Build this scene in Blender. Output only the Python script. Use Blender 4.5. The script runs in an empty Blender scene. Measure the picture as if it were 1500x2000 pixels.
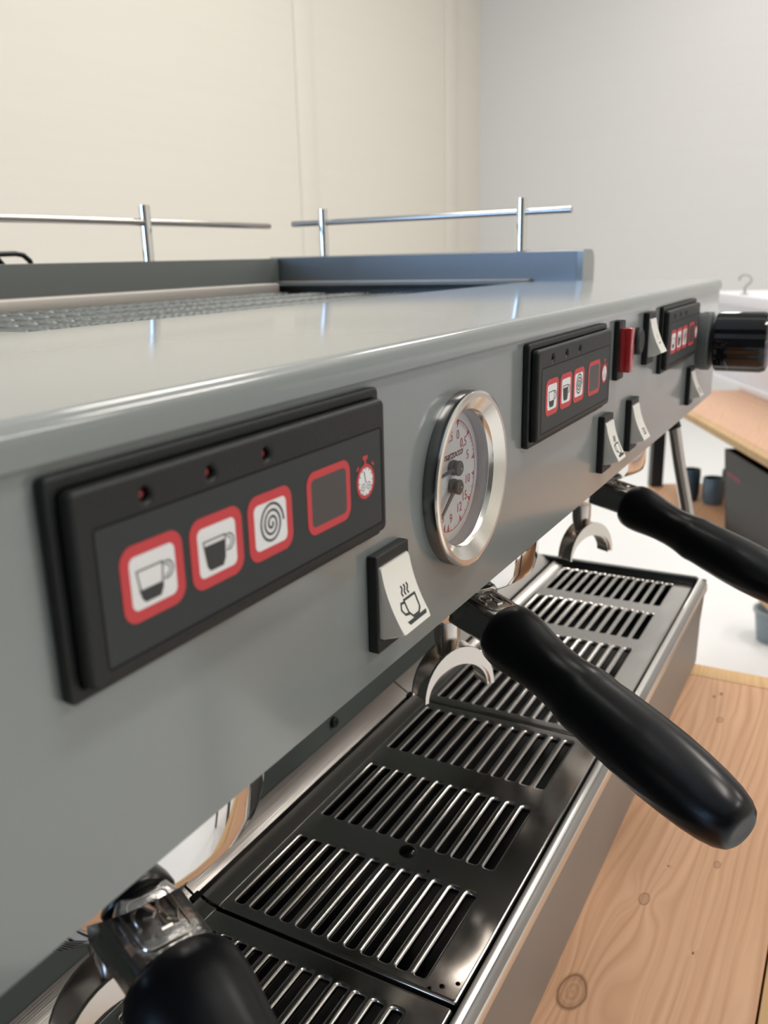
import bpy, bmesh, math, random
from mathutils import Vector, Matrix, geometry
random.seed(7)
SC = bpy.context.scene
COL = SC.collection
PI = math.pi

# ------------------------------------------------------------------ camera
cam_d = bpy.data.cameras.new('camera')
cam = bpy.data.objects.new('camera', cam_d); COL.objects.link(cam)
yaw, pit, rol = 0.51043, -0.28407, -0.02368
F = Vector((math.cos(pit)*math.cos(yaw), math.cos(pit)*math.sin(yaw), math.sin(pit)))
r0 = F.cross(Vector((0, 0, 1))).normalized(); u0 = r0.cross(F)
Rv = r0*math.cos(rol) + u0*math.sin(rol); Uv = -r0*math.sin(rol) + u0*math.cos(rol)
M = Matrix((Rv, Uv, -F)).transposed().to_4x4()
M.translation = Vector((-0.09789, -0.12507, 0.03524))
cam.matrix_world = M
cam_d.sensor_fit = 'VERTICAL'; cam_d.sensor_height = 36.0; cam_d.sensor_width = 27.0
cam_d.lens = 1700.26/2000*36
cam_d.clip_start = 0.01; cam_d.clip_end = 60
cam_d.dof.use_dof = True
cam_d.dof.focus_distance = 0.34
cam_d.dof.aperture_fstop = cam_d.lens/1000/0.0018
SC.camera = cam

# ------------------------------------------------------------------ world, lamps, exposure
w = bpy.data.worlds.new('world'); SC.world = w; w.use_nodes = True
bg = w.node_tree.nodes['Background']
bg.inputs[0].default_value = (0.42, 0.62, 1.0, 1); bg.inputs[1].default_value = 3.0
SC.view_settings.view_transform = 'Standard'; SC.view_settings.look = 'None'
SC.view_settings.gamma = 1; SC.view_settings.use_curve_mapping = False
SC.view_settings.exposure = 0.0
SC.cycles.use_denoising = True
SC.cycles.max_bounces = 10; SC.cycles.diffuse_bounces = 5; SC.cycles.glossy_bounces = 6
SC.cycles.transparent_max_bounces = 12
SC.cycles.sample_clamp_indirect = 6.0
SC.cycles.caustics_reflective = False; SC.cycles.caustics_refractive = False
FLOOR_Z, CEIL_Z = -1.25, 2.9
LAMPS = [(0.9, -1.2), (0.9, 1.3), (3.3, -1.2), (3.3, 1.3), (5.6, 0.6), (0.9, -3.2), (3.3, -3.2)]
for i, (lx, ly) in enumerate(LAMPS):
    d = bpy.data.lights.new('ceiling_lamp', 'AREA'); d.shape = 'RECTANGLE'; d.size = 1.3; d.size_y = 0.32
    d.energy = 36.5; d.color = (1.0, 0.94, 0.87)
    o = bpy.data.objects.new('ceiling_lamp_light', d); COL.objects.link(o); o.location = (lx, ly, CEIL_Z-0.085)
d = bpy.data.lights.new('window_daylight', 'AREA'); d.shape = 'RECTANGLE'; d.size = 1.5; d.size_y = 1.9
d.energy = 66; d.color = (0.42, 0.64, 1.0)
o = bpy.data.objects.new('window_daylight', d); COL.objects.link(o); o.location = (-3.96, 1.9, 0.40)
o.rotation_euler = (0, -PI/2, 0)

# ------------------------------------------------------------------ helpers
class MB:
    def __init__(s): s.v = []; s.f = []; s.m = []
    def add(s, vs, fs, mi=0, fn=None):
        o = len(s.v)
        s.v += [tuple(fn(*p)) if fn else tuple(p) for p in vs]
        s.f += [tuple(i+o for i in f) for f in fs]; s.m += [mi]*len(fs)
        return s
    def box(s, a, b, mi=0, bev=0.0, seg=2, fn=None):
        bm = bmesh.new(); bmesh.ops.create_cube(bm, size=1)
        for v in bm.verts:
            v.co = Vector([(a[k]+b[k])/2 + v.co[k]*(b[k]-a[k]) for k in range(3)])
        if bev: bmesh.ops.bevel(bm, geom=bm.edges[:], offset=bev, segments=seg, profile=0.5, affect='EDGES')
        bm.verts.ensure_lookup_table(); bm.verts.index_update()
        s.add([v.co[:] for v in bm.verts], [[v.index for v in f.verts] for f in bm.faces], mi, fn); bm.free(); return s
    def lathe(s, prof, c=(0, 0, 0), ax='z', n=48, mi=0, fn=None, mod=None):
        vs = []
        for r, h in prof:
            for k in range(n):
                a = 2*PI*k/n; rr = r*(mod(a) if mod else 1)
                x, y = rr*math.cos(a), rr*math.sin(a)
                p = {'z': (x, y, h), 'y': (x, h, y), 'x': (h, x, y)}[ax]
                vs.append((p[0]+c[0], p[1]+c[1], p[2]+c[2]))
        fs = []
        for i in range(len(prof)-1):
            for k in range(n):
                k2 = (k+1) % n
                fs.append((i*n+k, i*n+k2, (i+1)*n+k2, (i+1)*n+k))
        fs.append(tuple(range(n))[::-1]); fs.append(tuple((len(prof)-1)*n+k for k in range(n)))
        return s.add(vs, fs, mi, fn)
    def tube(s, path, r, n=12, mi=0, fn=None, cap=True):
        P = [Vector(p) for p in path]; vs = []; N = None
        for i, p in enumerate(P):
            t = (P[min(i+1, len(P)-1)] - P[max(i-1, 0)]).normalized()
            if N is None: N = t.orthogonal().normalized()
            N = (N - t*N.dot(t)).normalized(); B = t.cross(N)
            rr = r[i] if isinstance(r, (list, tuple)) else r
            for k in range(n):
                a = 2*PI*k/n; vs.append(tuple(p + N*rr*math.cos(a) + B*rr*math.sin(a)))
        fs = [(i*n+k, i*n+(k+1) % n, (i+1)*n+(k+1) % n, (i+1)*n+k) for i in range(len(P)-1) for k in range(n)]
        if cap: fs += [tuple(range(n))[::-1], tuple((len(P)-1)*n+k for k in range(n))]
        return s.add(vs, fs, mi, fn)
    def extr(s, poly, a, b, mi=0, ax='x', closed=True, fn=None):
        """closed 2D polygon extruded from a to b along ax; polygon coords are the two other axes in order"""
        n = len(poly)
        def P(p, h): return {'x': (h, p[0], p[1]), 'y': (p[0], h, p[1]), 'z': (p[0], p[1], h)}[ax]
        vs = [P(p, a) for p in poly] + [P(p, b) for p in poly]
        fs = [(i, (i+1) % n, n+(i+1) % n, n+i) for i in range(n)]
        tri = geometry.tessellate_polygon([[Vector((p[0], p[1], 0)) for p in poly]])
        fs += [tuple(t) for t in tri] + [tuple(n+i for i in t)[::-1] for t in tri]
        return s.add(vs, fs, mi, fn)
    def stroke(s, pts, wd, mi=0, fn=None, closed=False, h=0.0):
        """flat ribbon along 2D points"""
        P = [Vector((p[0], p[1])) for p in pts]; n = len(P); vs = []
        for i in range(n):
            a = P[(i-1) % n] if (closed or i > 0) else P[i]; b = P[(i+1) % n] if (closed or i < n-1) else P[i]
            d1 = (P[i]-a); d2 = (b-P[i])
            if d1.length < 1e-9: d1 = d2
            if d2.length < 1e-9: d2 = d1
            d1.normalize(); d2.normalize(); t = (d1+d2)
            t = t.normalized() if t.length > 1e-6 else d1
            nn = Vector((-t.y, t.x)); k = wd/2/max(0.5, nn.dot(Vector((-d1.y, d1.x))))
            vs += [(P[i].x+nn.x*k, P[i].y+nn.y*k, h), (P[i].x-nn.x*k, P[i].y-nn.y*k, h)]
        m = n if closed else n-1
        fs = [(2*i, 2*i+1, 2*((i+1) % n)+1, 2*((i+1) % n)) for i in range(m)]
        return s.add(vs, fs, mi, fn)
    def poly(s, pts, mi=0, fn=None, h=0.0):
        tri = geometry.tessellate_polygon([[Vector((p[0], p[1], 0)) for p in pts]])
        return s.add([(p[0], p[1], h) for p in pts], [tuple(t) for t in tri], mi, fn)
    def build(s, name, mats, parent=None, origin=None, smooth=35, **kw):
        me = bpy.data.meshes.new(name)
        xs = list(zip(*s.v))
        org = Vector(origin) if origin is not None else Vector([(min(c)+max(c))/2 for c in xs])
        me.from_pydata([tuple(Vector(p)-org) for p in s.v], [], s.f)
        for m in (mats if isinstance(mats, (list, tuple)) else [mats]): me.materials.append(m)
        me.polygons.foreach_set('material_index', s.m)
        bm = bmesh.new(); bm.from_mesh(me)
        bmesh.ops.recalc_face_normals(bm, faces=bm.faces[:]); bm.to_mesh(me); bm.free()
        if smooth:
            me.shade_smooth(); me.set_sharp_from_angle(angle=math.radians(smooth))
        me.update()
        ob = bpy.data.objects.new(name, me); COL.objects.link(ob)
        ob['wo'] = tuple(org)
        if parent is not None:
            ob.parent = parent; ob.location = org - Vector(parent['wo'])
        else: ob.location = org
        for k, v in kw.items(): ob[k] = v
        return ob

def empty(name, loc, label, cat, group=None):
    o = bpy.data.objects.new(name, None); COL.objects.link(o); o.location = loc; o.empty_display_size = 0.02
    o['wo'] = tuple(loc); tag(o, label, cat, group); return o
def tag(o, label, cat, group=None):
    o['label'] = label; o['category'] = cat
    if group: o['group'] = group
    return o
def struct(o): o['kind'] = 'structure'; return o

def rrect(x0, y0, x1, y1, r, n=6):
    pts = []
    for cx, cy, a0 in ((x1-r, y1-r, 0), (x0+r, y1-r, 90), (x0+r, y0+r, 180), (x1-r, y0+r, 270)):
        for k in range(n+1):
            a = math.radians(a0+90*k/n); pts.append((cx+r*math.cos(a), cy+r*math.sin(a)))
    return pts
def circ(cx, cy, r, n=40, a0=0, a1=360):
    full = abs(a1-a0) >= 360
    return [(cx+r*math.cos(math.radians(a0+(a1-a0)*k/(n if full else n-1))), cy+r*math.sin(math.radians(a0+(a1-a0)*k/(n if full else n-1)))) for k in range(n)]

def curve_mesh(loops, ext, bev=0.0, res=2):
    """filled 2D curve with holes, extruded +-ext and rounded by bev: verts, faces"""
    cu = bpy.data.curves.new('tmp', 'CURVE'); cu.dimensions = '2D'; cu.fill_mode = 'BOTH'
    for L in loops:
        sp = cu.splines.new('POLY'); sp.points.add(len(L)-1)
        for i, p in enumerate(L): sp.points[i].co = (p[0], p[1], 0, 1)
        sp.use_cyclic_u = True
    cu.extrude = ext; cu.bevel_depth = bev; cu.bevel_resolution = res; cu.offset = -bev
    ob = bpy.data.objects.new('tmp', cu); COL.objects.link(ob)
    dg = bpy.context.evaluated_depsgraph_get(); me = bpy.data.meshes.new_from_object(ob.evaluated_get(dg))
    vs = [v.co[:] for v in me.vertices]; fs = [tuple(p.vertices) for p in me.polygons]
    bpy.data.objects.remove(ob); bpy.data.curves.remove(cu); bpy.data.meshes.remove(me)
    return vs, fs
def text_mesh(txt, size, shear=0.0):
    cu = bpy.data.curves.new('tmp', 'FONT'); cu.body = txt; cu.size = size; cu.align_x = 'CENTER'; cu.align_y = 'CENTER'
    cu.shear = shear; cu.resolution_u = 3
    ob = bpy.data.objects.new('tmp', cu); COL.objects.link(ob)
    dg = bpy.context.evaluated_depsgraph_get(); me = bpy.data.meshes.new_from_object(ob.evaluated_get(dg))
    vs = [v.co[:] for v in me.vertices]; fs = [tuple(p.vertices) for p in me.polygons]
    bpy.data.objects.remove(ob); bpy.data.curves.remove(cu); bpy.data.meshes.remove(me)
    return vs, fs

# ------------------------------------------------------------------ materials
def mat(name, col, rough=0.5, metal=0.0, coat=0.0, spec=0.5, bump=0.0, bscale=200, noise=0.0, nscale=20, stretch=(1, 1, 1), crough=0.05, emis=None, rvar=0.0):
    m = bpy.data.materials.new(name); m.use_nodes = True; nt = m.node_tree; b = nt.nodes['Principled BSDF']
    b.inputs['Base Color'].default_value = (*col, 1); b.inputs['Roughness'].default_value = rough
    b.inputs['Metallic'].default_value = metal; b.inputs['Specular IOR Level'].default_value = spec
    if coat: b.inputs['Coat Weight'].default_value = coat; b.inputs['Coat Roughness'].default_value = crough
    if emis: b.inputs['Emission Color'].default_value = (*emis[:3], 1); b.inputs['Emission Strength'].default_value = emis[3]
    if bump or noise or rvar:
        tc = nt.nodes.new('ShaderNodeTexCoord'); mp = nt.nodes.new('ShaderNodeMapping'); mp.inputs['Scale'].default_value = stretch
        nt.links.new(tc.outputs['Object'], mp.inputs[0])
    if bump:
        n = nt.nodes.new('ShaderNodeTexNoise'); n.inputs['Scale'].default_value = bscale; n.inputs['Detail'].default_value = 3
        bp = nt.nodes.new('ShaderNodeBump'); bp.inputs['Strength'].default_value = bump; bp.inputs['Distance'].default_value = 0.001
        nt.links.new(mp.outputs[0], n.inputs[0]); nt.links.new(n.outputs[0], bp.inputs['Height']); nt.links.new(bp.outputs[0], b.inputs['Normal'])
    if noise:
        n = nt.nodes.new('ShaderNodeTexNoise'); n.inputs['Scale'].default_value = nscale; n.inputs['Detail'].default_value = 4
        mx = nt.nodes.new('ShaderNodeMix'); mx.data_type = 'RGBA'
        mx.inputs[6].default_value = (*[c*(1-noise) for c in col], 1); mx.inputs[7].default_value = (*[min(1, c*(1+noise)) for c in col], 1)
        nt.links.new(mp.outputs[0], n.inputs[0]); nt.links.new(n.outputs[0], mx.inputs[0]); nt.links.new(mx.outputs[2], b.inputs['Base Color'])
    if rvar:
        n = nt.nodes.new('ShaderNodeTexNoise'); n.inputs['Scale'].default_value = nscale; n.inputs['Detail'].default_value = 5
        mr = nt.nodes.new('ShaderNodeMapRange'); mr.inputs[3].default_value = max(0, rough-rvar); mr.inputs[4].default_value = rough+rvar
        nt.links.new(mp.outputs[0], n.inputs[0]); nt.links.new(n.outputs[0], mr.inputs[0]); nt.links.new(mr.outputs[0], b.inputs['Roughness'])
    return m
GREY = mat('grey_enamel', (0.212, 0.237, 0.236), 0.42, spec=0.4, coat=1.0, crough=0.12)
GREYD = mat('grey_enamel_dark', (0.135, 0.15, 0.148), 0.45, spec=0.3)  # dark grey; on the guards it holds shade put into the colour
BLK = mat('black_plastic', (0.015, 0.017, 0.0175), 0.45, spec=0.3, bump=0.15, bscale=1500)
BLKF = mat('black_membrane', (0.029, 0.035, 0.037), 0.5, spec=0.35, bump=0.1, bscale=2500)
DARK = mat('dark_cavity', (0.006, 0.006, 0.007), 0.6, spec=0.2)
HND = mat('black_handle_plastic', (0.0012, 0.0016, 0.0028), 0.28, spec=0.36)
KNB = mat('gloss_black_knob', (0.002, 0.002, 0.003), 0.06, spec=0.5)
RED = mat('red_print', (0.56, 0.045, 0.055), 0.5)
REDL = mat('red_lamp_plastic', (0.42, 0.012, 0.015), 0.2, spec=0.6, coat=0.5)
WPR = mat('white_print', (0.78, 0.79, 0.80), 0.5)
INK = mat('dark_ink', (0.03, 0.032, 0.034), 0.5)
GREYP = mat('grey_pad', (0.062, 0.058, 0.058), 0.45)
WHT = mat('ivory_plastic', (0.80, 0.79, 0.73), 0.38, spec=0.5)
CHR = mat('chrome', (0.80, 0.79, 0.78), 0.045, metal=1)
CHRR = mat('cast_chrome', (0.36, 0.36, 0.36), 0.20, metal=1, bump=0.35, bscale=260, rvar=0.1, nscale=200)
STL = mat('polished_steel', (0.62, 0.60, 0.58), 0.13, metal=1, rvar=0.05, nscale=30, stretch=(1, 6, 1))
STLB = mat('brushed_steel', (0.60, 0.57, 0.54), 0.30, metal=1, bump=0.10, bscale=300, stretch=(0.05, 4, 4), rvar=0.06, nscale=90)
BASIN = mat('dark_basin_steel', (0.03, 0.03, 0.03), 0.25, metal=0.6)
RIMM = mat('satin_rim_steel', (0.86, 0.84, 0.81), 0.30, metal=1)
GREYC = mat('grey_enamel_glossy_shaded', (0.135, 0.155, 0.165), 0.45, spec=0.4, coat=1.0, crough=0.25)  # body enamel with the side guard's shade put into its colour
SPL = mat('grey_paint_in_shade', (0.125, 0.145, 0.14), 0.5, spec=0.35)  # same grey paint as the body, with the recess shade in its colour
RAILM = mat('satin_rail', (0.50, 0.48, 0.46), 0.16, metal=1)
TRG = mat('warm_grey_satin', (0.27, 0.26, 0.25), 0.42, spec=0.4, metal=0.2)
SATN = mat('satin_chrome', (0.66, 0.62, 0.58), 0.20, metal=1)
GAU = mat('nickel_bezel', (0.80, 0.77, 0.72), 0.20, metal=1, bump=0.08, bscale=80)
DIAL = mat('dial_white', (0.86, 0.88, 0.90), 0.5)
DRED = mat('dial_red', (0.60, 0.09, 0.12), 0.5)
SIDEM = mat('bezel_dark_reflection', (0.20, 0.20, 0.20), 0.15, metal=1)  # reflection of the dark room put into the bezel side's colour
DIALW = mat('gauge_wall_grey', (0.66, 0.66, 0.69), 0.5)
NEED = mat('needle_grey', (0.09, 0.09, 0.09), 0.4)
BRS = mat('brass_pin', (0.7, 0.6, 0.3), 0.3, metal=1)
WALL = mat('wall_paint', (0.70, 0.675, 0.61), 0.9, spec=0.1, bump=0.5, bscale=3, stretch=(0.4, 0.4, 14), noise=0.025, nscale=2)
WALR = mat('wall_paint_right', (0.665, 0.66, 0.645), 0.9, spec=0.1, bump=0.5, bscale=3, stretch=(0.4, 0.4, 14), noise=0.02, nscale=2)
FLR = mat('white_floor_paint', (0.83, 0.84, 0.845), 0.35, spec=0.4, noise=0.01, nscale=2)
CEI = mat('ceiling_paint', (0.75, 0.75, 0.73), 0.9)
WHM = mat('white_lacquer', (0.80, 0.79, 0.82), 0.35)
LAMPF = mat('lamp_housing', (0.6, 0.6, 0.6), 0.5)
TEAL = mat('blue_grey_ceramic', (0.085, 0.135, 0.165), 0.35, coat=0.4)
TEALD = mat('dark_blue_grey_ceramic', (0.03, 0.055, 0.07), 0.35)
BIN = mat('charcoal_coated_metal', (0.010, 0.0115, 0.012), 0.5, noise=0.05, nscale=5)
LEGM = mat('black_leg_metal', (0.01, 0.011, 0.012), 0.4)
WIRE = mat('dull_grey_wire', (0.35, 0.36, 0.35), 0.4, metal=0.6)
GRL = mat('dark_grille_steel', (0.07, 0.075, 0.08), 0.35, metal=0.6)
PALE = mat('pale_satin_steel', (0.62, 0.58, 0.54), 0.45, metal=0.5)
LOUV = mat('louvre_steel', (0.13, 0.145, 0.145), 0.35, metal=0.9)
LEDR = mat('unlit_red_diode', (0.22, 0.02, 0.025), 0.3)

def glass_thin():
    m = bpy.data.materials.new('gauge_glass'); m.use_nodes = True; nt = m.node_tree; nt.nodes.clear()
    o = nt.nodes.new('ShaderNodeOutputMaterial'); mx = nt.nodes.new('ShaderNodeMixShader'); t = nt.nodes.new('ShaderNodeBsdfTransparent')
    g = nt.nodes.new('ShaderNodeBsdfGlossy'); g.inputs['Roughness'].default_value = 0.02; fr = nt.nodes.new('ShaderNodeFresnel'); fr.inputs[0].default_value = 1.35
    nt.links.new(fr.outputs[0], mx.inputs[0]); nt.links.new(t.outputs[0], mx.inputs[1]); nt.links.new(g.outputs[0], mx.inputs[2]); nt.links.new(mx.outputs[0], o.inputs[0])
    return m
GLS = glass_thin()
def water():
    m = bpy.data.materials.new('water'); m.use_nodes = True; b = m.node_tree.nodes['Principled BSDF']
    b.inputs['Base Color'].default_value = (1, 1, 1, 1); b.inputs['Roughness'].default_value = 0.0
    b.inputs['Transmission Weight'].default_value = 1.0; b.inputs['IOR'].default_value = 1.33
    return m
WAT = water()

def wood(name, c1, c2, knots, fine=1.0, warm=1.0):
    m = bpy.data.materials.new(name); m.use_nodes = True; nt = m.node_tree; L = nt.links; N = nt.nodes.new
    b = nt.nodes['Principled BSDF']; b.inputs['Roughness'].default_value = 0.55; b.inputs['Specular IOR Level'].default_value = 0.3
    geo = N('ShaderNodeNewGeometry'); sep = N('ShaderNodeSeparateXYZ'); L.new(geo.outputs['Position'], sep.inputs[0])
    def mth(op, a, bb=None, c=None):
        n = N('ShaderNodeMath'); n.operation = op
        for i, x in enumerate((a, bb, c)):
            if x is None: continue
            if isinstance(x, (int, float)): n.inputs[i].default_value = x
            else: L.new(x, n.inputs[i])
        return n.outputs[0]
    y = sep.outputs[1]
    n1 = N('ShaderNodeTexNoise'); n1.inputs['Scale'].default_value = 5; n1.inputs['Detail'].default_value = 2
    mp = N('ShaderNodeMapping'); mp.inputs['Scale'].default_value = (0.45, 3, 1); L.new(geo.outputs['Position'], mp.inputs[0]); L.new(mp.outputs[0], n1.inputs[0])
    warp = mth('MULTIPLY', mth('SUBTRACT', n1.outputs[0], 0.5), 0.07)
    yy = mth('ADD', y, warp)
    kmask = None
    for (kx, ky, kr, amp) in knots:
        dx = mth('MULTIPLY', mth('SUBTRACT', sep.outputs[0], kx), 0.55); dy = mth('SUBTRACT', y, ky)
        d2 = mth('ADD', mth('MULTIPLY', dx, dx), mth('MULTIPLY', dy, dy))
        g = mth('EXPONENT', mth('MULTIPLY', d2, -1/(2*(kr*2.2)**2)))
        yy = mth('ADD', yy, mth('MULTIPLY', mth('MULTIPLY', g, dy), amp))
        d = mth('SQRT', d2)
        # thin dark ring + slightly dark heart
        nz = N('ShaderNodeTexNoise'); nz.inputs['Scale'].default_value = 60; L.new(geo.outputs['Position'], nz.inputs[0])
        dd = mth('ADD', d, mth('MULTIPLY', mth('SUBTRACT', nz.outputs[0], 0.5), kr*0.35))
        ring = mth('EXPONENT', mth('MULTIPLY', mth('POWER', mth('DIVIDE', mth('SUBTRACT', dd, kr), kr*0.12), 2), -1))
        heart = mth('MULTIPLY', mth('LESS_THAN', dd, kr), mth('ADD', 0.9 if kr < .0015 else 0.28, mth('MULTIPLY', mth('SINE', mth('MULTIPLY', dd, 5200 if kr < .004 else 2400)), 0.10)))
        k = mth('MAXIMUM', mth('MULTIPLY', ring, 0.8), heart)
        kmask = k if kmask is None else mth('MAXIMUM', kmask, k)
    wv = mth('SINE', mth('MULTIPLY', yy, 900*fine))
    n2 = N('ShaderNodeTexNoise'); n2.inputs['Scale'].default_value = 9; n2.inputs['Detail'].default_value = 5
    mp2 = N('ShaderNodeMapping'); mp2.inputs['Scale'].default_value = (0.8, 30, 1); cb = N('ShaderNodeCombineXYZ')
    L.new(sep.outputs[0], cb.inputs[0]); L.new(yy, cb.inputs[1]); L.new(cb.outputs[0], mp2.inputs[0]); L.new(mp2.outputs[0], n2.inputs[0])
    gsum = mth('ADD', mth('MULTIPLY', mth('POWER', mth('ADD', mth('MULTIPLY', wv, 0.5), 0.5), 3), 0.20), mth('MULTIPLY', n2.outputs[0], 0.85))
    rp = N('ShaderNodeMapRange'); rp.inputs[1].default_value = 0.25; rp.inputs[2].default_value = 1.0; L.new(gsum, rp.inputs[0])
    mx = N('ShaderNodeMix'); mx.data_type = 'RGBA'; mx.inputs[6].default_value = (*c1, 1); mx.inputs[7].default_value = (*c2, 1); L.new(rp.outputs[0], mx.inputs[0])
    out = mx.outputs[2]
    if kmask is not None:
        m2 = N('ShaderNodeMix'); m2.data_type = 'RGBA'; m2.inputs[7].default_value = (0.16, 0.075, 0.035, 1); L.new(out, m2.inputs[6]); L.new(mth('MINIMUM', kmask, 1.0), m2.inputs[0]); out = m2.outputs[2]
    L.new(out, b.inputs['Base Color'])
    bp = N('ShaderNodeBump'); bp.inputs['Strength'].default_value = 0.15; bp.inputs['Distance'].default_value = 0.0006; L.new(gsum, bp.inputs['Height']); L.new(bp.outputs[0], b.inputs['Normal'])
    return m
KN = [(0.377, -0.040, 0.0030, 1.6), (0.286, -0.0215, 0.0072, 1.6), (0.415, -0.047, 0.0006, 5.0), (0.345, -0.075, 0.0006, 4.0), (0.431, -0.075, 0.0020, 0.5), (0.627, -0.047, 0.0026, 0.6), (0.668, -0.036, 0.0012, 0.3), (0.676, -0.041, 0.0013, 0.3)]
WOOD = wood('fir_board', (0.66, 0.40, 0.245), (0.43, 0.215, 0.11), KN)
WOODE = wood('fir_end_strip', (0.70, 0.46, 0.23), (0.52, 0.31, 0.14), [], 1.3)
WOOD2 = wood('beech_bench', (0.60, 0.38, 0.255), (0.50, 0.29, 0.18), [], 0.5)
WOOD3 = wood('shelf_board', (0.62, 0.38, 0.22), (0.50, 0.28, 0.15), [], 0.5)
WOODF = wood('bench_edge', (0.52, 0.35, 0.18), (0.42, 0.26, 0.12), [], 0.5)

# ------------------------------------------------------------------ room
X0, X1, Y0, Y1 = -4.0, 7.3, -5.0, 3.0
struct(MB().box((X0, Y0, FLOOR_Z-0.1), (X1, Y1, FLOOR_Z)).build('floor', FLR))
struct(MB().box((X0, Y0, CEIL_Z), (X1, Y1, CEIL_Z+0.1)).build('ceiling', CEI))
struct(MB().box((X0-.1, Y1, FLOOR_Z-.1), (X1+.1, Y1+0.1, CEIL_Z+.1)).build('wall_back', WALL))
struct(MB().box((X1, Y0, FLOOR_Z-.1), (X1+0.1, Y1, CEIL_Z+.1)).build('wall_right', WALR))
struct(MB().box((X0-.1, Y0-0.1, FLOOR_Z-.1), (X1+.1, Y0, CEIL_Z+.1)).build('wall_front', WALL))
# left wall around the window opening
wy0, wy1, wz0, wz1 = 0.9, 2.9, -0.4, 1.2
wl = MB()
wl.box((X0-.1, Y0, FLOOR_Z-.1), (X0, wy0, CEIL_Z+.1)).box((X0-.1, wy1, FLOOR_Z-.1), (X0, Y1, CEIL_Z+.1))
wl.box((X0-.1, wy0, FLOOR_Z-.1), (X0, wy1, wz0)).box((X0-.1, wy0, wz1), (X0, wy1, CEIL_Z+.1))
struct(wl.build('wall_left', mat('wall_left_unlit', (.16, .165, .17), .9, spec=.1)))  # dark tone stands in for the unlit left end of the room
wf = MB()
for a, b in (((wy0, wz0), (wy1, wz0+.05)), ((wy0, wz1-.05), (wy1, wz1)), ((wy0, wz0), (wy0+.05, wz1)), ((wy1-.05, wz0), (wy1, wz1)), ((1.875, wz0), (1.925, wz1))):
    wf.box((X0-.07, a[0], a[1]), (X0-.02, b[0], b[1]))
struct(wf.build('window_1', WHM))
# vertical seams and cladding strips on the back wall
for i, (xa, xb, t) in enumerate(((1.98, 2.20, .006), (4.55, 4.75, .006), (6.60, 6.85, .008))):
    o = struct(MB().box((xa, Y1-t, FLOOR_Z), (xb, Y1, CEIL_Z), bev=.004).build('trim_%d' % (i+1), WALL))
for i, (lx, ly) in enumerate(LAMPS):
    t = empty('ceiling_light', (lx, ly, CEIL_Z), 'long white ceiling light %s, %s' % ({.9: 'over the machine', 3.3: 'over the far bench', 5.6: 'near the right wall'}[lx], {-3.2: 'by the front wall', -1.2: 'behind the camera', 1.3: 'near the back wall', .6: 'on its own'}[ly]), 'light', 'ceiling lights')
    m = MB()
    m.box((lx-.70, ly-.21, CEIL_Z-.08), (lx+.70, ly-.17, CEIL_Z-.0)).box((lx-.70, ly+.17, CEIL_Z-.08), (lx+.70, ly+.21, CEIL_Z))
    m.box((lx-.70, ly-.17, CEIL_Z-.08), (lx-.66, ly+.17, CEIL_Z)).box((lx+.66, ly-.17, CEIL_Z-.08), (lx+.70, ly+.17, CEIL_Z))
    m.box((lx-.66, ly-.17, CEIL_Z-.03), (lx+.66, ly+.17, CEIL_Z))
    m.build('housing', LAMPF, t)

# ------------------------------------------------------------------ work table under the machine
TZ = -0.355
tb = empty('work_table', (0.2, 0.1, FLOOR_Z), 'knotty fir board work table carrying the espresso machine', 'table')
ys = [(-0.1125, 0.14), (0.142, 0.38), (0.382, 0.62)]
for a, b in ys:
    MB().box((-0.75, a, TZ-.038), (0.7045, b, TZ), bev=.0012).build('plank', WOOD, tb)
MB().box((-.75, -.140, TZ-.045), (.730, -.1135, TZ), bev=.0012).build('edge_strip', WOODE, tb, label='pale front edge strip')
MB().box((0.705, -0.113, TZ-.045), (0.730, 0.62, TZ+.0), bev=.0012).build('edge_strip', WOODE, tb, label='pale yellowish end strip')
for x in (-.68, .62):
    for yv in (-.10, .52):
        MB().box((x, yv, FLOOR_Z), (x+.06, yv+.06, TZ-.038), bev=.003).build('leg', LEGM, tb)

# ------------------------------------------------------------------ espresso machine
XL, XE = -0.149, 0.748
em = empty('espresso_machine', (0.30, 0.20, TZ), 'grey enamelled three-group espresso machine with steel drip tray on the fir table', 'espresso machine')
XZ = lambda y0: (lambda x, y, z: (x, y0-z, y))          # curve plane -> panel plane, z of the curve comes out of the panel
GX, GZ = 0.1835, -0.042
# front panel with the round hole of the gauge
v, f = curve_mesh([rrect(XL, -0.0920, XE, 0.0045, 0.003), circ(GX, GZ, 0.0300, 48)], 0.0008)
MB().add(v, f, 0, XZ(0.0008)).build('front_panel', GREY, em)
# top sheet: folds over the front edge and laps the front panel
R = 0.0045; t = .0015
pr = [(-.0016, .0023), (-.0016, .0105-R)]
for k in range(1, 9):
    a = PI - PI/2*k/8; pr.append((-.0016+R+R*math.cos(a), .0105-R+R*math.sin(a)))
pr += [(.165, .0105), (.165, .0095)]
for k in range(0, 9):
    a = PI/2 + PI/2*k/8; pr.append((-.0016+R+(R-t)*math.cos(a), .0105-R+(R-t)*math.sin(a)))
pr += [(-.0016+t, .0023)]
tp = MB().extr(pr, XL, XE, 0)
tp.box((XL, .165, .0088), (0.137, .465, .0105)); tp.box((.690, .165, .0088), (.7295, .465, .0105))
tp.build('top_panel', GREY, em)
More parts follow.
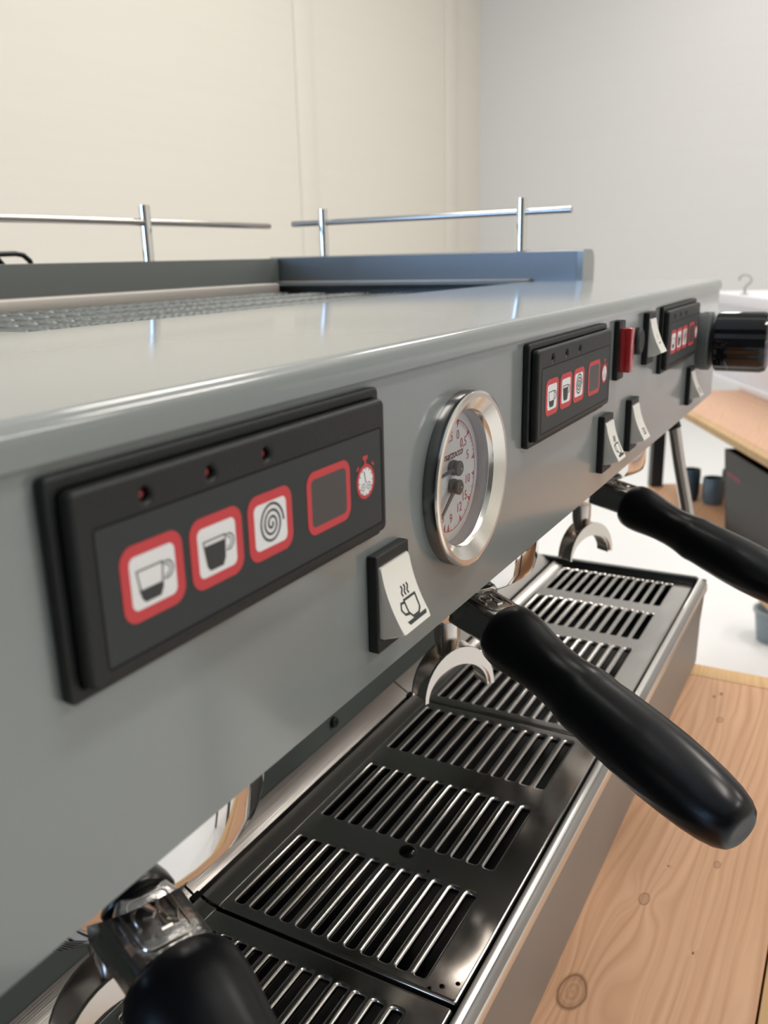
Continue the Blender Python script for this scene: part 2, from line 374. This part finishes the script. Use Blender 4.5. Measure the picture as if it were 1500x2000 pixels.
# hull behind the panel
hb = MB().box((XL+.002, .003, -.0885), (XE-.003, .46, -.0870)).box((XL+.002, .0065, -.0870), (XE-.003, .0085, .0060)).box((XE-.004, .003, -.089), (XE-.0025, .46, .006)).box((XL+.002, .003, -.089), (XL+.004, .46, .006))
hb.build('head_housing', GREY, em)
MB().box((XL+.01, .1535, -.300), (.722, .158, -.0870)).build('splash_panel', SPL, em)
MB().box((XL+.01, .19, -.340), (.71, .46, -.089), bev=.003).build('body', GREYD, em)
sc = MB().lathe([(.0, .1535), (.0038, .1535), (.0038, .1518), (.003, .1508), (0.0008, .1508), (.0008, .1514), (0, .1514)], (0.325, 0, -.2535), 'y', 16)
sc.build('screw', BLK, em, label='black screw head')
for fx in (-.08, .66):
    for fy in (.03, .40):
        MB().lathe([(.02, TZ), (.02, TZ+.012), (.014, TZ+.016), (.014, -.335)], (fx, fy, 0), 'z', 20).build('foot', BLK, em)

# drip tray body
fas = [(-.0048, -.300), (-.0048, -.2705), (-.0055, -.2690), (-.0085, -.2688)]
for k in range(0, 7):
    a = PI/2 - PI/2*k/6; fas.append((-.0088-.0035*math.cos(a), -.2688-.0035+.0035*math.sin(a)))
fas = [(p[0], p[1]) for p in fas]
fas += [(-.0123, -.2770), (-.0098, -.2800), (-.0085, -.3545), (-.0070, -.3548), (-.0070, -.300)]
fr = MB().extr(fas, XL, .7345, 0)
fr.build('tray_front', TRG, em)
rim = MB()
rp = [(-.0045, -.2712), (-.0048, -.2686), (-.0056, -.2678), (-.0070, -.2678), (-.0086, -.2685), (-.0120, -.2722), (-.0130, -.2740), (-.0130, -.2790), (-.0122, -.2790), (-.0120, -.2745), (-.0112, -.2728), (-.0080, -.2693), (-.0068, -.2687), (-.0058, -.2690), (-.0054, -.2712)]
rim.extr(rp, XL, .7355, 0); rim.build('tray_rim', RIMM, em, label='bright rolled steel rim')
MB().box((.7265, -.0045, -.300), (.7325, .1530, -.2650), bev=.0015).build('tray_end_rim', GRL, em)
sd = MB().extr([(-.0120, -.268), (-.0080, -.3300), (-.0020, -.3548), (.19, -.3548), (.19, -.268)], .7330, .7350, 0)
sd.build('tray_side', TRG, em)
bs = MB().box((XL, -.004, -.312), (.7265, .153, -.310)).box((XL, .1425, -.311), (.7265, .1445, -.2735)).box((XL, -.0042, -.311), (.7265, -.0036, -.276))
bs.build('drip_basin', BASIN, em)
for a, b in ((XL, .1722), (.1737, .4072), (.4087, .7262)):
    MB().extr([(.1412, -.2800), (.1412, -.2702), (.1420, -.2692), (.1530, -.2628), (.1534, -.2630), (.1534, -.2800)], a, b).build('rear_ledge', STLB, em)

for xx in (.1730, .4080):
    MB().box((xx-.0035, .1370, -.2735), (xx+.0035, .1425, -.2695), bev=.0006).build('grate_clip', BLK, em)
# keypads
KZ = .0435
def yv(y0): return lambda x, y, z: (x, y0-z, y)
def cup_icon(m, cx, cz, fn, fill):
    w2, h2 = .0041, .0034; x0 = cx-.0050
    cup = [(x0, cz+.0026), (x0+.0072, cz+.0026), (x0+.0068, cz-.0026), (x0+.0060, cz-.0040), (x0+.0018, cz-.0040), (x0+.0010, cz-.0030)]
    m.stroke(cup, .00030, 2, fn, True, .00012)
    zt = cz+.0026-(.0052*(1-fill)) - .0004
    m.poly([(x0+.0003, zt), (x0+.0070, zt), (x0+.0067, cz-.0026), (x0+.0060, cz-.0040), (x0+.0018, cz-.0040), (x0+.0010, cz-.0030)], 2, fn, .00013)
    m.stroke(circ(x0+.0083, cz+.0006, .0018, 16, -120, 120), .00030, 2, fn, False, .00012)
    m.stroke(circ(x0+.0081, cz+.0006, .0011, 12, -110, 110), .00020, 2, fn, False, .00012)
def keypad(dx):
    S = lambda pts: [(p[0]+dx, p[1]) for p in pts]
    m = MB(); v, f = curve_mesh([S(rrect(.0003, -.0440, .1187, 0, .0016)), S(rrect(.0030, -.041, .1160, -.003, .001))], .0006, .0008, 3)
    m.add(v, f, 0, XZ(-.0014)); kp = m.build('keypad', BLK, em)
    m = MB(); holes = [S(circ(x, -.0075, .00135, 20)) for x in (.0212, .0406, .0604)]
    v, f = curve_mesh([S(rrect(.0026, -.0415, .1165, -.0028, .0022))]+holes, .0006, .0013, 4)
    m.add(v, f, 0, XZ(-.0042))
    m.box((.004+dx, -.0030, -.040), (.115+dx, -.0005, -.004))
    m.build('keypad_case', BLK, kp)
    fn = XZ(-.00612)
    m = MB(); m.stroke(S(rrect(.0071, -.0385, .1137, -.0107, .0008)), .0005, 1, fn, True, 0.00002)
    m.stroke(S([(.1137, -.0112), (.1137, -.0380)]), .0008, 1, fn, False, 0.00004)
    m.poly(S(rrect(.0071, -.0385, .1137, -.0107, .0008)), 0, fn, 0.0)
    m.build('touch_membrane', [BLKF, DARK], kp)
    for x in (.0212, .0406, .0604):
        m = MB().lathe([(.0011, -.0030), (.0011, -.0040), (.0008, -.0047), (.0003, -.0049)], (x+dx-.0001, 0, -.0075), 'y', 16)
        m.build('indicator_light', LEDR, kp)
    for i, cx in enumerate((.0209, .0405, .0600, .0857)):
        x = cx+dx; cz = -.0241; hw, hh = (.0087, .0079) if i < 3 else (.0104, .0083)
        fb = XZ(-.00617); m = MB()
        out = rrect(x-hw, cz-hh, x+hw, cz+hh, .0036, 8); k = .0024 if i < 3 else .0020
        inn = rrect(x-hw+k, cz-hh+k, x+hw-k, cz+hh-k, .0016, 8)
        n = len(out); m.add([(p[0], p[1], .00005) for p in out]+[(p[0], p[1], .00005) for p in inn], [(j, (j+1) % n, n+(j+1) % n, n+j) for j in range(n)], 0, fb)
        m.poly(inn, 1, fb, .00004)
        if i < 2: cup_icon(m, x+.0004, cz-.0002, fb, (.30, .88)[i])
        if i == 2:
            sp = []
            for q in range(110):
                a = q/109*(3.15*2*PI); rr = .0003+.0049*q/109; sp.append((x+.0002+rr*math.cos(-a+.9)*.92, cz+rr*math.sin(-a+.9)))
            m.stroke(sp, .00058, 2, fb, False, .00012)
        m.build('button', [RED, WPR if i < 3 else GREYP, INK], kp)
    m = MB(); x = .1044+dx; cz = -.0241; fb = XZ(-.00617)
    m.poly(circ(x, cz-.0002, .0049, 32), 0, fb, .00004); m.poly(circ(x, cz-.0002, .0039, 32), 1, fb, .00008)
    for q in range(12):
        a = q*PI/6; m.stroke([(x+.0033*math.cos(a), cz-.0002+.0033*math.sin(a)), (x+.0039*math.cos(a), cz-.0002+.0039*math.sin(a))], .0003, 2, fb, False, .00012)
    m.stroke([(x, cz-.0006), (x-.0008, cz+.0028)], .00035, 2, fb, False, .00012)
    for s in (-1, 1):
        m.stroke(circ(x+s*.0015, cz-.0016, .0010, 14), .0002, 2, fb, True, .00012); m.poly(circ(x+s*.0015, cz-.0016, .0003, 8), 2, fb, .00013)
        m.stroke([(x+s*.0036, cz+.0046), (x+s*.0046, cz+.0037)], .0007, 0, fb, False, .00005)
    m.stroke([(x, cz+.0045), (x, cz+.0064)], .0009, 0, fb, False, .00005); m.stroke([(x-.0013, cz+.0066), (x+.0013, cz+.0066)], .0011, 0, fb, False, .00006)
    m.build('stopwatch_symbol', [RED, WPR, INK], kp)
    return kp
for dx in (0.0, .245, .5026): keypad(dx)

# pressure gauge
m = MB(); N = 72
prof = [(.0318, .0), (.0319, -.0046), (.0316, -.0053), (.0308, -.0057), (.0294, -.0056), (.0252, -.0024), (.0246, -.0008), (.0244, -.0006), (.0244, .0052), (.0300, .0052), (.0300, .0)]
vs = []; fs = []
for r, h in prof:
    for k in range(N):
        a = 2*PI*k/N; vs.append((GX+r*math.cos(a), h, GZ+r*math.sin(a)))
for i in range(len(prof)):
    for k in range(N):
        j = (i+1) % len(prof); fs.append((i*N+k, i*N+(k+1) % N, j*N+(k+1) % N, j*N+k))
gm = MB().add(vs, fs); gm.m = [(1 if q//N in (0, 9, 10) else 2 if q//N in (7, 8) else 0) for q in range(len(fs))]
gauge = gm.build('pressure_gauge', [GAU, SIDEM, DIALW], em, smooth=30)
m = MB(); fd0 = XZ(.0040); fd = lambda x, y, z: fd0(GX+.0006+(x-GX)*.93, GZ+(y-GZ)*.93, z)
m.lathe([(.0243, .0040), (.0243, .0050)], (GX, 0, GZ), 'y', 64, 0)
m.stroke(circ(GX, GZ, .0222, 64), .00035, 1, fd, True, .0001)
def tri(a, r1=.0222, r2=.0190, wd=.0016):
    ca, sa = math.cos(a), math.sin(a)
    m.poly([(GX+r1*ca-wd*sa, GZ+r1*sa+wd*ca), (GX+r1*ca+wd*sa, GZ+r1*sa-wd*ca), (GX+r2*ca, GZ+r2*sa)], 1, fd, .00012)
for a in (10, -9, -38, -68, -100, -135, 44, 75, 170, 190, 218, 250, 136, 105): tri(math.radians(a), wd=.0011)
for a in list(range(14, 80, 5))+list(range(-94, -12, 10))+list(range(100, 166, 5))+list(range(190, 262, 10)):
    a = math.radians(a); m.stroke([(GX+.0222*math.cos(a), GZ+.0222*math.sin(a)), (GX+.0205*math.cos(a), GZ+.0205*math.sin(a))], .0002, 1, fd, False, .00012)
def txt(s, x, z, size, sh=0, mi=1):
    v, f = text_mesh(s, size, sh); m.add([(p[0]+GX+x, p[1]+GZ+z, .00013) for p in v], f, mi, fd)
for s, x, z in (('0', .0055, .0155), ('0,5', .0108, .0116), ('5', .0150, .0056), ('10', .0150, -.0045), ('15', .0120, -.0110), ('12', .0068, -.0146), ('9', -.0012, -.0172), ('6', -.0090, -.0150), ('3', -.0140, -.0100), ('0', -.0158, -.0040), ('2,5', -.0025, .0158), ('2', -.0100, .0125), ('1,5', -.0140, .0060)):
    txt(s, x, z, .0054)
txt('la marzocco', -.0015, .0086, .0047, .35); txt('la marzocco', -.00142, .00853, .0047, .35)
m.build('dial', [DIAL, DRED], gauge)
for z0, ang in ((.0035, 182), (-.0035, 214)):
    m = MB(); a = math.radians(ang); hx, hz = GX-.0005, GZ+z0
    m.lathe([(.0029, .0032), (.0029, .0022), (.0014, .0021), (.0014, .0012), (.0028, .0011), (.0028, .0002), (.0022, -.0002)], (hx, 0, hz), 'y', 24, 0)
    m.lathe([(.0005, .0), (.0005, -.0005), (.0003, -.0006)], (hx, 0, hz), 'y', 12, 1)
    m.tube([(hx, .0018, hz), (hx+.0175*math.cos(a), .0018, hz+.0175*math.sin(a))], [.0008, .0005], 6, 0)
    m.build('needle', [NEED, BRS], gauge)
MB().poly(circ(GX, GZ, .0244, 64), 0, XZ(-.0008)).build('gauge_glass', GLS, gauge)

# rocker switches
def rocker(x, ztop, wd=.0182, ht=.0315, icon='cup', flip=False):
    m = MB(); z1, z0 = ztop, ztop-ht; x1 = x+wd
    v, f = curve_mesh([rrect(x, z0, x1, z1, .0007), rrect(x+.0013, z0+.0042, x1-.0011, z1-.0037, .0003)], .0012, .0006, 2)
    m.add(v, f, 0, XZ(-.0018)); m.box((x+.001, -.002, z0+.001), (x1-.001, 0, z1-.001), 0)
    sw = m.build('rocker_switch', BLK, em)
    a, b = z1-.0038, z0+.0044; L = a-b; n = 14
    def depth(t):          # t 0 top .. 1 nose: concave face leaning out
        return -.0042 - .0078*(0.35*t + 0.65*t*t)
    zn = b+.0030
    def face(u, s):        # u across 0..1, s down 0..1
        return (x+.0014+u*(wd-.0026), depth(s), a-(a-zn)*s)
    poly = [(-.001, a), (-.0036, a)] + [(depth(k/n), a-(a-zn)*k/n) for k in range(n+1)]
    ln = [(-.0112, zn-.0003), (-.0080, zn-.0018), (-.0050, b+.0004), (-.001, b)]
    poly += ln
    rk = MB(); x0_, x1_ = x+.0014, x1-.0012
    bm = bmesh.new(); ring = []
    for xx in (x0_, x1_):
        ring.append([bm.verts.new((xx, p[0], p[1])) for p in poly])
    q = len(poly)
    for i in range(q): bm.faces.new((ring[0][i], ring[0][(i+1) % q], ring[1][(i+1) % q], ring[1][i]))
    bm.faces.new(ring[0][::-1]); bm.faces.new(ring[1])
    ed = [e for e in bm.edges if abs(e.verts[0].co.x-e.verts[1].co.x) < 1e-7]
    bmesh.ops.bevel(bm, geom=ed, offset=.0007, segments=2, profile=.5, affect='EDGES', clamp_overlap=True)
    bm.verts.index_update(); bmesh.ops.recalc_face_normals(bm, faces=bm.faces[:])
    rk.add([v.co[:] for v in bm.verts], [[v.index for v in f.verts] for f in bm.faces]); bm.free()
    rkb = rk.build('rocker', WHT, sw, label='ivory rocker cap')
    fn = lambda u, s, h: (lambda p: (p[0], p[1]-.00012-h, p[2]))(face(u, s))
    m = MB()
    if icon == 'cup':
        m.stroke([(.42, .60), (.82, .60), (.80, .80), (.70, .86), (.50, .86), (.42, .78)], .034, 0, fn, True)
        m.stroke([(.42, .63), (.30, .62), (.24, .70), (.30, .78), (.44, .80)], .034, 0, fn)
        m.poly([(.26, .878), (.94, .878), (.90, .930), (.30, .930)], 0, fn)
        for k in range(3):
            m.stroke([(.46+.10*k+.03*math.sin(j*.9), .40+.021*j) for j in range(8)], .034, 0, fn)
    elif icon == 'drop':
        m.stroke([(.40, .72), (.70, .72), (.70, .86), (.40, .86)], .03, 0, fn, True); m.stroke([(.48, .79), (.62, .79)], .03, 0, fn)
    else:
        m.stroke([(.5, .45), (.5, .62)], .03, 0, fn); m.stroke([(.35, .72), (.65, .72)], .03, 0, fn)
    m.build('printed_icon', INK, rkb, smooth=0)
    return sw
rocker(.1138, -.0502, wd=.0208)
rocker(.3648, -.0498); rocker(.4245, -.0495, icon='drop'); rocker(.6145, -.0522, wd=.0165, ht=.0300, icon='drop'); rocker(.4575, -.0010, icon='bar')
# red pilot lamp
m = MB().box((.3888, -.0030, -.0335), (.4025, .0, -.0010), bev=.0007); pl = m.build('pilot_lamp', BLK, em)
MB().box((.3905, -.0092, -.0290), (.3985, -.0020, -.0048), bev=.0007).build('lens', REDL, pl, label='red translucent lens')
MB().lathe([(.0080, 0), (.0080, -.0045), (.0070, -.0056), (0.0002, -.0056)], (.4320, 0, -.0155), 'y', 28).build('button_cap', BLK, em, label='round black cap')
# steam knob
kx, kz = .666, -.0365
m = MB().lathe([(.0225, 0), (.0235, -.003), (.0235, -.0085), (.0215, -.0098)], (kx, 0, kz), 'y', 40); m.lathe([(.010, -.0095), (.010, -.0135)], (kx, 0, kz), 'y', 24)
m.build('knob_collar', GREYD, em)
m = MB().lathe([(.012, -.0125), (.0222, -.0128), (.0240, -.0145), (.0240, -.0480), (.0225, -.0520), (.0180, -.0535), (0.001, -.0538)], (kx, 0, kz), 'y', 96, mod=lambda a: 1-.045*max(0, math.cos(9*a))**2)
m.build('steam_knob', KNB, em)
# steam wand
m = MB().tube([(.703, .030, -.088), (.703, .027, -.105), (.703, .022, -.118)], .0062, 16); wnd = m.build('steam_wand', BLK, em, label='black swivel joint')
m = MB().tube([(.703, .0225, -.117), (.704, .016, -.150), (.705, .008, -.185), (.706, -.002, -.232)], [.0056, .0056, .0058, .0064], 16)
m.build('wand_tube', SATN, wnd)

# cup guard
sdp = rrect(.712, -.004, .765, .0385, .003, 4)
sdp = [(.730, -.02), (.768, -.02)] + [(.768-.012+.012*math.cos(a), .0388-.012+.012*math.sin(a)) for a in [PI/2*k/6 for k in range(7)]] + [(.734, .0388), (.7305, .0375)]
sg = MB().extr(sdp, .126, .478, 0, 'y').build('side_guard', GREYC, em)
MB().extr(sdp, .120, .1258, 0, 'y').build('end_cap', GREY, sg, label='rounded end cap in the unshaded enamel grey')  # lit end face; the guard behind it has shade in its grey
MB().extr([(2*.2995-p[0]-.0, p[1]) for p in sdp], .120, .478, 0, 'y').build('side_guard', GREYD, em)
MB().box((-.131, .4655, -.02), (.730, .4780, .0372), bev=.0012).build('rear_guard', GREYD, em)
MB().box((XE-.014, .160, -.352), (XE+.0, .478, -.02), bev=.006).build('side_panel', GREY, em)
MB().box((XL, .115, -.352), (XL+.03, .478, -.02), bev=.006).build('side_panel', GREY, em)
# cup tray
ct = MB().box((.137, .165, -.0005), (.690, .4655, .0010)).box((.137, .1650, -.0005), (.1378, .4655, .0098))
ctr = ct.build('cup_tray', GRL, em)
m = MB().box((.1378, .437, .001), (.6895, .4655, .0115), bev=.0015).box((.7200, .17, .0108), (.7295, .4650, .0125), bev=.0005); m.build('tray_border', PALE, ctr, label='bright steel border')
lv = MB()
for band in range(6):
    for row in range(4):
        y = .1715+band*.050+row*.0058
        for i in range(38):
            x = .144+i*.0142+(.005 if band % 2 else 0); n = 5; vs = []
            if x > .675: continue
            for k in range(n+1):
                t_ = k/n; xx = x+.0118*t_; hz = 0.0010+.0012*math.sin(PI*t_)**.6
                vs += [(xx, y, .0010), (xx, y+.0012, hz+.0004), (xx, y+.0030, .0010)]
            lv.add(vs, [q for k in range(n) for q in ((3*k, 3*k+1, 3*k+4, 3*k+3), (3*k+1, 3*k+2, 3*k+5, 3*k+4))])
lv.build('louvres', LOUV, ctr, kind='stuff')
# rails
def rail(a, b, posts, z):
    rl = MB().tube([a, b], .0032, 14).build('cup_rail', RAILM, em)
    for p in posts: MB().tube([(p[0], p[1], .030), (p[0], p[1], z)], .0052, 18).build('post', CHR, rl)
rail((-.10, .4715, .0712), (.724, .4715, .0712), [(.533, .4715), (.16, .4715), (-.05, .4715)], .0862)
rail((.7430, .1365, .0745), (.7430, .4530, .0730), [(.7430, .1860), (.7430, .4130)], .0872)

# group heads
GRP = [(.0555, .0705), (.3005, .0705), (.5455, .0705)]
for gx, gy in GRP:
    m = MB().lathe([(.050, -.0885), (.0565, -.0890), (.0572, -.1000), (.0572, -.1165), (.0562, -.1205), (.0535, -.1225), (.0400, -.1230), (.0390, -.1190), (.001, -.1190)], (gx, gy, 0), 'z', 72)
    g = m.build('group_head', CHR, em)

# ------------------------------------------------------------------ drip grates
def grate(x0, x1, rows, label):
    root = empty('drip_grate', ((x0+x1)/2, .067, -.2745), label, 'drip grate', None)
    loops = [rrect(x0+.0012, -.0024, x1-.0012, .1352, .0020)]
    for xa in rows:
        for k in range(12):
            yc = .1190-.00913*k
            loops.append(rrect(xa, yc-.00245, xa+.0585, yc+.00245, .0012, 3))
    v, f = curve_mesh(loops, .0004, .0017, 4)
    m = MB().add(v, f, 0, lambda x, y, z: (x, y, -.2731+z)); m.build('slotted_plate', STL, root, smooth=50)
    fl = [(.1262+.0100*math.sin(a)/math.sin(.5), -.27085+.0100/math.sin(.5)*(1-math.cos(a))) for a in [.5*k/8 for k in range(9)]]
    MB().extr(fl + [(p[0], p[1]-.0010) for p in fl[::-1]], x0+.001, x1-.001).build('rear_flange', STLB, root)
    for xe in (x0+.0016, x1-.0026): MB().box((xe, -.0015, -.2790), (xe+.0010, .1340, -.2738)).build('folded_edge', STL, root)
    return root
grate(-.146, .1730, [-.1365+.0795*k for k in range(4)], 'slotted steel drip grate nearest the camera, under the closest portafilter')
grate(.1730, .4080, [.1810+.0798*k for k in range(3)], 'slotted steel drip grate in the middle of the tray, beaded with water')
grate(.4080, .7265, [.4175+.0798*k for k in range(4)], 'slotted steel drip grate at the far end of the tray, pale with reflected light')
for x, y, r, lab in ((.2532, .0617, .0050, 'large round water bead on the middle drip grate between slot rows'), (.2440, .0450, .0010, 'small water bead just in front of the large bead on the middle grate'),
                (.1800, .0070, .0013, 'water bead at the front corner of the middle grate, second from the rim'), (.1845, .0015, .0011, 'water bead at the middle grate front corner, closest to the rim'), (.1765, .0115, .0010, 'tiny water bead at the middle grate corner beside the last slot')):
    m = MB().lathe([(r*1.0, 0), (r*.97, r*.12), (r*.85, r*.27), (r*.6, r*.38), (r*.3, r*.43), (r*.02, r*.45)], (x, y, -.2710), 'z', 24)
    tag(m.build('water_droplet', WAT, smooth=80), lab, 'droplet', 'water beads on the middle drip grate')

# ------------------------------------------------------------------ portafilters (local frame: handle along -Y)
pf = empty('portafilter', (0, 0, 0), '', 'portafilter', 'portafilters locked in the group heads')
Z0 = 0.0
m = MB().lathe([(.0385, -.1234), (.0385, -.1262), (.0375, -.1268), (.0370, -.1320), (.0366, -.1400), (.0350, -.1440), (.0310, -.1452), (.0140, -.1456), (.0118, -.1470), (.0112, -.1525), (.0095, -.1565), (.0060, -.1585), (.001, -.1588)], (0, 0, 0), 'z', 56)
m.build('basket_body', CHR, pf)
m = MB()
sl = math.tan(math.radians(3))
def neckfn(x, y, z):
    s = -y; k = 1-.10*(s-.03)/.04
    return (x*k, y, z - .0058 - (s-.034)*sl)
m.box((-.0118, -.0700, -.1385), (.0118, -.0280, -.1205), 0, .0034, 4, neckfn)
nk = m.build('neck', CHRR, pf)
m = MB()
top = lambda x, y, h: neckfn(x*.92, y, -.12040+h)
def relief(pts, r_): m.tube([top(p[0], p[1], .0001) for p in pts], r_, 6, 0)
bd = rrect(-.0078, -.0640, .0078, -.0370, .003); relief(bd+bd[:1], .0004)
for k in range(4): relief([(-.0045+.0018*k, -.0400), (-.0055+.0018*k, -.0430)], .0005)
relief([(-.0055, -.056), (-.005, -.050), (-.0022, -.0475), (0, -.049), (.0015, -.052), (-.0005, -.054), (-.003, -.053)], .0006)
relief([(-.0005, -.0590), (.0030, -.0590)], .0006); relief([(.0014, -.0590), (.0014, -.0545)], .0006)
relief([(.0048, -.0465), (.0028, -.051), (.0032, -.0565), (.0050, -.0585), (.0068, -.0550), (.0066, -.049), (.0048, -.0465)], .0006)
m.build('embossed_mark', SATN, nk)
# handle
hp = [(0, .001), (0, .0130), (.0008, .0146), (.003, .0156), (.007, .0160), (.012, .0157), (.018, .0148), (.024, .0139), (.030, .0133), (.037, .0131), (.043, .0134), (.048, .0141), (.0525, .0149), (.0555, .0151), (.0585, .0149), (.062, .0149), (.070, .0153), (.084, .0157), (.096, .0156), (.106, .0150), (.115, .0141), (.122, .0129), (.127, .0113), (.1300, .0094), (.1312, .0076), (.1316, .0060), (.1312, .0040), (.1312, .0005)]
ha = math.radians(11.5)
def hfn(x, y, z):      # lathe axis y: h -> along handle
    s = y; s *= 1.07; return (x*1.02, -.0640 - s*math.cos(ha) + z*math.sin(ha)*-1, -.1395 - s*math.sin(ha) + z*math.cos(ha))
m = MB().lathe([(r, s) for s, r in hp], (0, 0, 0), 'y', 48, 0, hfn)
m.build('handle', HND, pf, smooth=60)
# spout: open channel with crescent side walls
def cres(n=22):
    out = []; inn = []
    for k in range(n+1):
        a = PI*k/n
        out.append((.0225*math.cos(a), -.1890+.0268*math.sin(a)))
        inn.append((.0207*math.cos(a)-.0003, -.1886+.0172*math.sin(a)))
    return out, inn
out, inn = cres(); m = MB()
for ya, yb in ((-.0285, -.0270), (-.0165, -.0152)):
    poly = out + inn[::-1]; m.extr(poly, ya, yb, 0, 'y')
n = len(inn); low = [(p[0]*.93, p[1]-.0012) for p in inn]
m.extr(inn + low[::-1], -.0272, -.0160, 0, 'y')
m.lathe([(.0070, -.1500), (.0070, -.1600), (.0055, -.1700)], (0, -.0160, 0), 'z', 20)
m.build('spout', SATN, pf, smooth=40)

PFS = [(GRP[0], 22, 'black-handled portafilter nearest the camera, cut off by the lower left picture corner', 0.0045, -.0015),
       (GRP[1], 30, 'black-handled portafilter in the middle group head, hanging over the fir table', -.0010, 0),
       (GRP[2], 28, 'black-handled portafilter farthest from the camera, its handle running off the right', 0.004, 0)]
def copy_tree(o, par=None):
    c = o.copy(); COL.objects.link(c)
    if par is not None: c.parent = par
    for ch in o.children: copy_tree(ch, c)
    return c
for i, (g, ph, lab, dz, dy) in enumerate(PFS):
    o = pf if i == 0 else copy_tree(pf)
    o.location = (g[0], g[1], 0); o.rotation_euler = (0, 0, -math.radians(ph)); o['label'] = lab

# ------------------------------------------------------------------ second bench on the right
U = Vector((.89, .456, 0)).normalized(); Nn = Vector((U.y, -U.x, 0)); E0 = Vector((2.476, .414, 0))
def bfn(x, y, z):  # x: along -U from the left end, y: depth away (+n), z
    p = E0 - U*x + Nn*y; return (p.x, p.y, z)
bn = empty('workbench', bfn(.8, .3, FLOOR_Z), 'pale wooden workbench with a lower shelf standing beyond the machine at right', 'workbench')
for k in range(3): MB().box((-.01, .012+k*.2, -.371), (1.9, .012+k*.2+.199, -.355), 0, .001, 1, bfn).build('top_board', WOOD2, bn)
MB().box((-.01, -.012, -.371), (1.9, .011, -.355), 0, .001, 1, bfn).build('edge_strip', WOODF, bn, label='darker front edge strip')
for x, y, zb_ in ((.0, .0, -.63), (1.85, .0, FLOOR_Z), (.9, .54, FLOOR_Z), (1.85, .54, FLOOR_Z)): MB().box((x, y, zb_), (x+.035, y+.035, -.371), 0, .001, 1, bfn).build('leg', LEGM, bn)
MB().box((.0, .0, -.650), (1.9, .58, -.63), 0, .001, 1, bfn).build('lower_shelf', WOOD3, bn)
# white case standing on the bench
wc = empty('white_case', bfn(.8, .37, -.355), 'long white case with a raised lip standing at the back of the far workbench', 'case')
MB().box((-.35, .262, -.355), (1.8, .48, -.125), 0, .006, 2, bfn).build('case_body', WHM, wc)
MB().box((-.37, .250, -.125), (1.82, .49, -.092), 0, .006, 2, bfn).build('lid', WHM, wc)
MB().box((-.36, .246, -.355), (1.81, .262, -.335), 0, .003, 2, bfn).build('base_strip', WHM, wc)
hk = [(0, 0, 0), (0, 0, .020), (.004, 0, .026), (.012, 0, .034), (.014, 0, .044), (.006, 0, .054), (-.006, 0, .056), (-.014, 0, .048), (-.015, 0, .040)]
hb_ = Vector((2.72, .2215, -.092))
d_ = Vector((0, 1, 0))
m = MB().tube([(hb_.x, hb_.y + p[0]*-1.2, hb_.z+p[2]) for p in hk], .0030, 8).lathe([(.012, hb_.z), (.012, hb_.z+.003)], (hb_.x, hb_.y, 0), 'z', 16)
tag(m.build('wire_hook', WIRE), 'small curved grey hook standing on the white case', 'hook')
# things on the lower shelf
def cup(x, y, h, r, matl, label):
    m = MB().lathe([(r*.80, 0), (r*.97, h*.25), (r, h*.8), (r*.97, h), (r*.88, h), (r*.86, h*.2), (.001, h*.15)], (x, y, -.63), 'z', 32)
    return tag(m.build('cup', matl), label, 'cup', 'cups on the lower shelf')
cup(2.337, .2080, .072, .030, TEAL, 'blue-grey cup beside the charcoal bin on the lower shelf')
cup(2.350, .2700, .088, .024, TEALD, 'tall dark blue cup partly behind the steam wand')
cup(2.500, .1850, .060, .026, TEALD, 'dark cup behind the blue-grey one, half hidden by the bin')
kb = empty('storage_bin', (1.90, .02, -.63), 'open-topped charcoal metal bin with small red lettering on the lower shelf', 'bin')
bx, by = 2.052, .134
def binfn(x, y, z):      # x along -U from the visible corner, y along +n, tapered
    p = Vector((bx, by, 0)) - U*x + Nn*y; return (p.x, p.y, -.63+z)
def tp_(x, y, z):
    k = 1+.12*z/.21
    return binfn(.16+(x-.16)*k, .10+(y-.10)*k, z)
H = .212; T = .004
m = MB().box((0, 0, 0), (.32, T, H), 0, 0, 1, tp_).box((0, .20-T, 0), (.32, .20, H), 0, 0, 1, tp_).box((0, 0, 0), (T, .20, H), 0, 0, 1, tp_).box((.32-T, 0, 0), (.32, .20, H), 0, 0, 1, tp_).box((0, 0, 0), (.32, .20, T), 0, 0, 1, tp_)
m.build('bin_body', BIN, kb)
v, f = text_mesh('marzocco', .020, .2)
m = MB().add(v, f, 0, lambda x, y, z: tp_(.055+x, -.0010, .160+y)); m.build('lettering', DRED, kb, label='small red lettering')
# pail on the floor
m = MB().lathe([(.055, FLOOR_Z), (.068, FLOOR_Z+.10), (.074, FLOOR_Z+.104), (.074, FLOOR_Z+.112), (.064, FLOOR_Z+.112), (.050, FLOOR_Z+.01), (.001, FLOOR_Z+.01)], (2.93, .055, 0), 'z', 36)
tag(m.build('pail', mat('grey_pail', (.22, .27, .29), .4)), 'round grey pail on the white floor at the right picture edge', 'pail')
# handle of something standing behind the machine
ht = empty('carry_crate', (.40, .66, TZ), 'dark crate with a loop handle showing above the rear guard at left', 'crate')
MB().box((.20, .585, TZ), (.53, .615, .0325), 0, .003).build('crate_body', LEGM, ht)
m = MB().tube([(.30, .600, .044), (.36, .600, .0450), (.44, .600, .0460), (.490, .600, .0470), (.4990, .600, .0455), (.5060, .600, .040), (.5085, .600, .031)], .0026, 10)
m.tube([(.30, .600, .042), (.470, .600, .0425), (.4790, .600, .031)], .0030, 10)
m.build('loop_handle', LEGM, ht)
for o in COL.objects:
    if 'wo' in o: del o['wo']
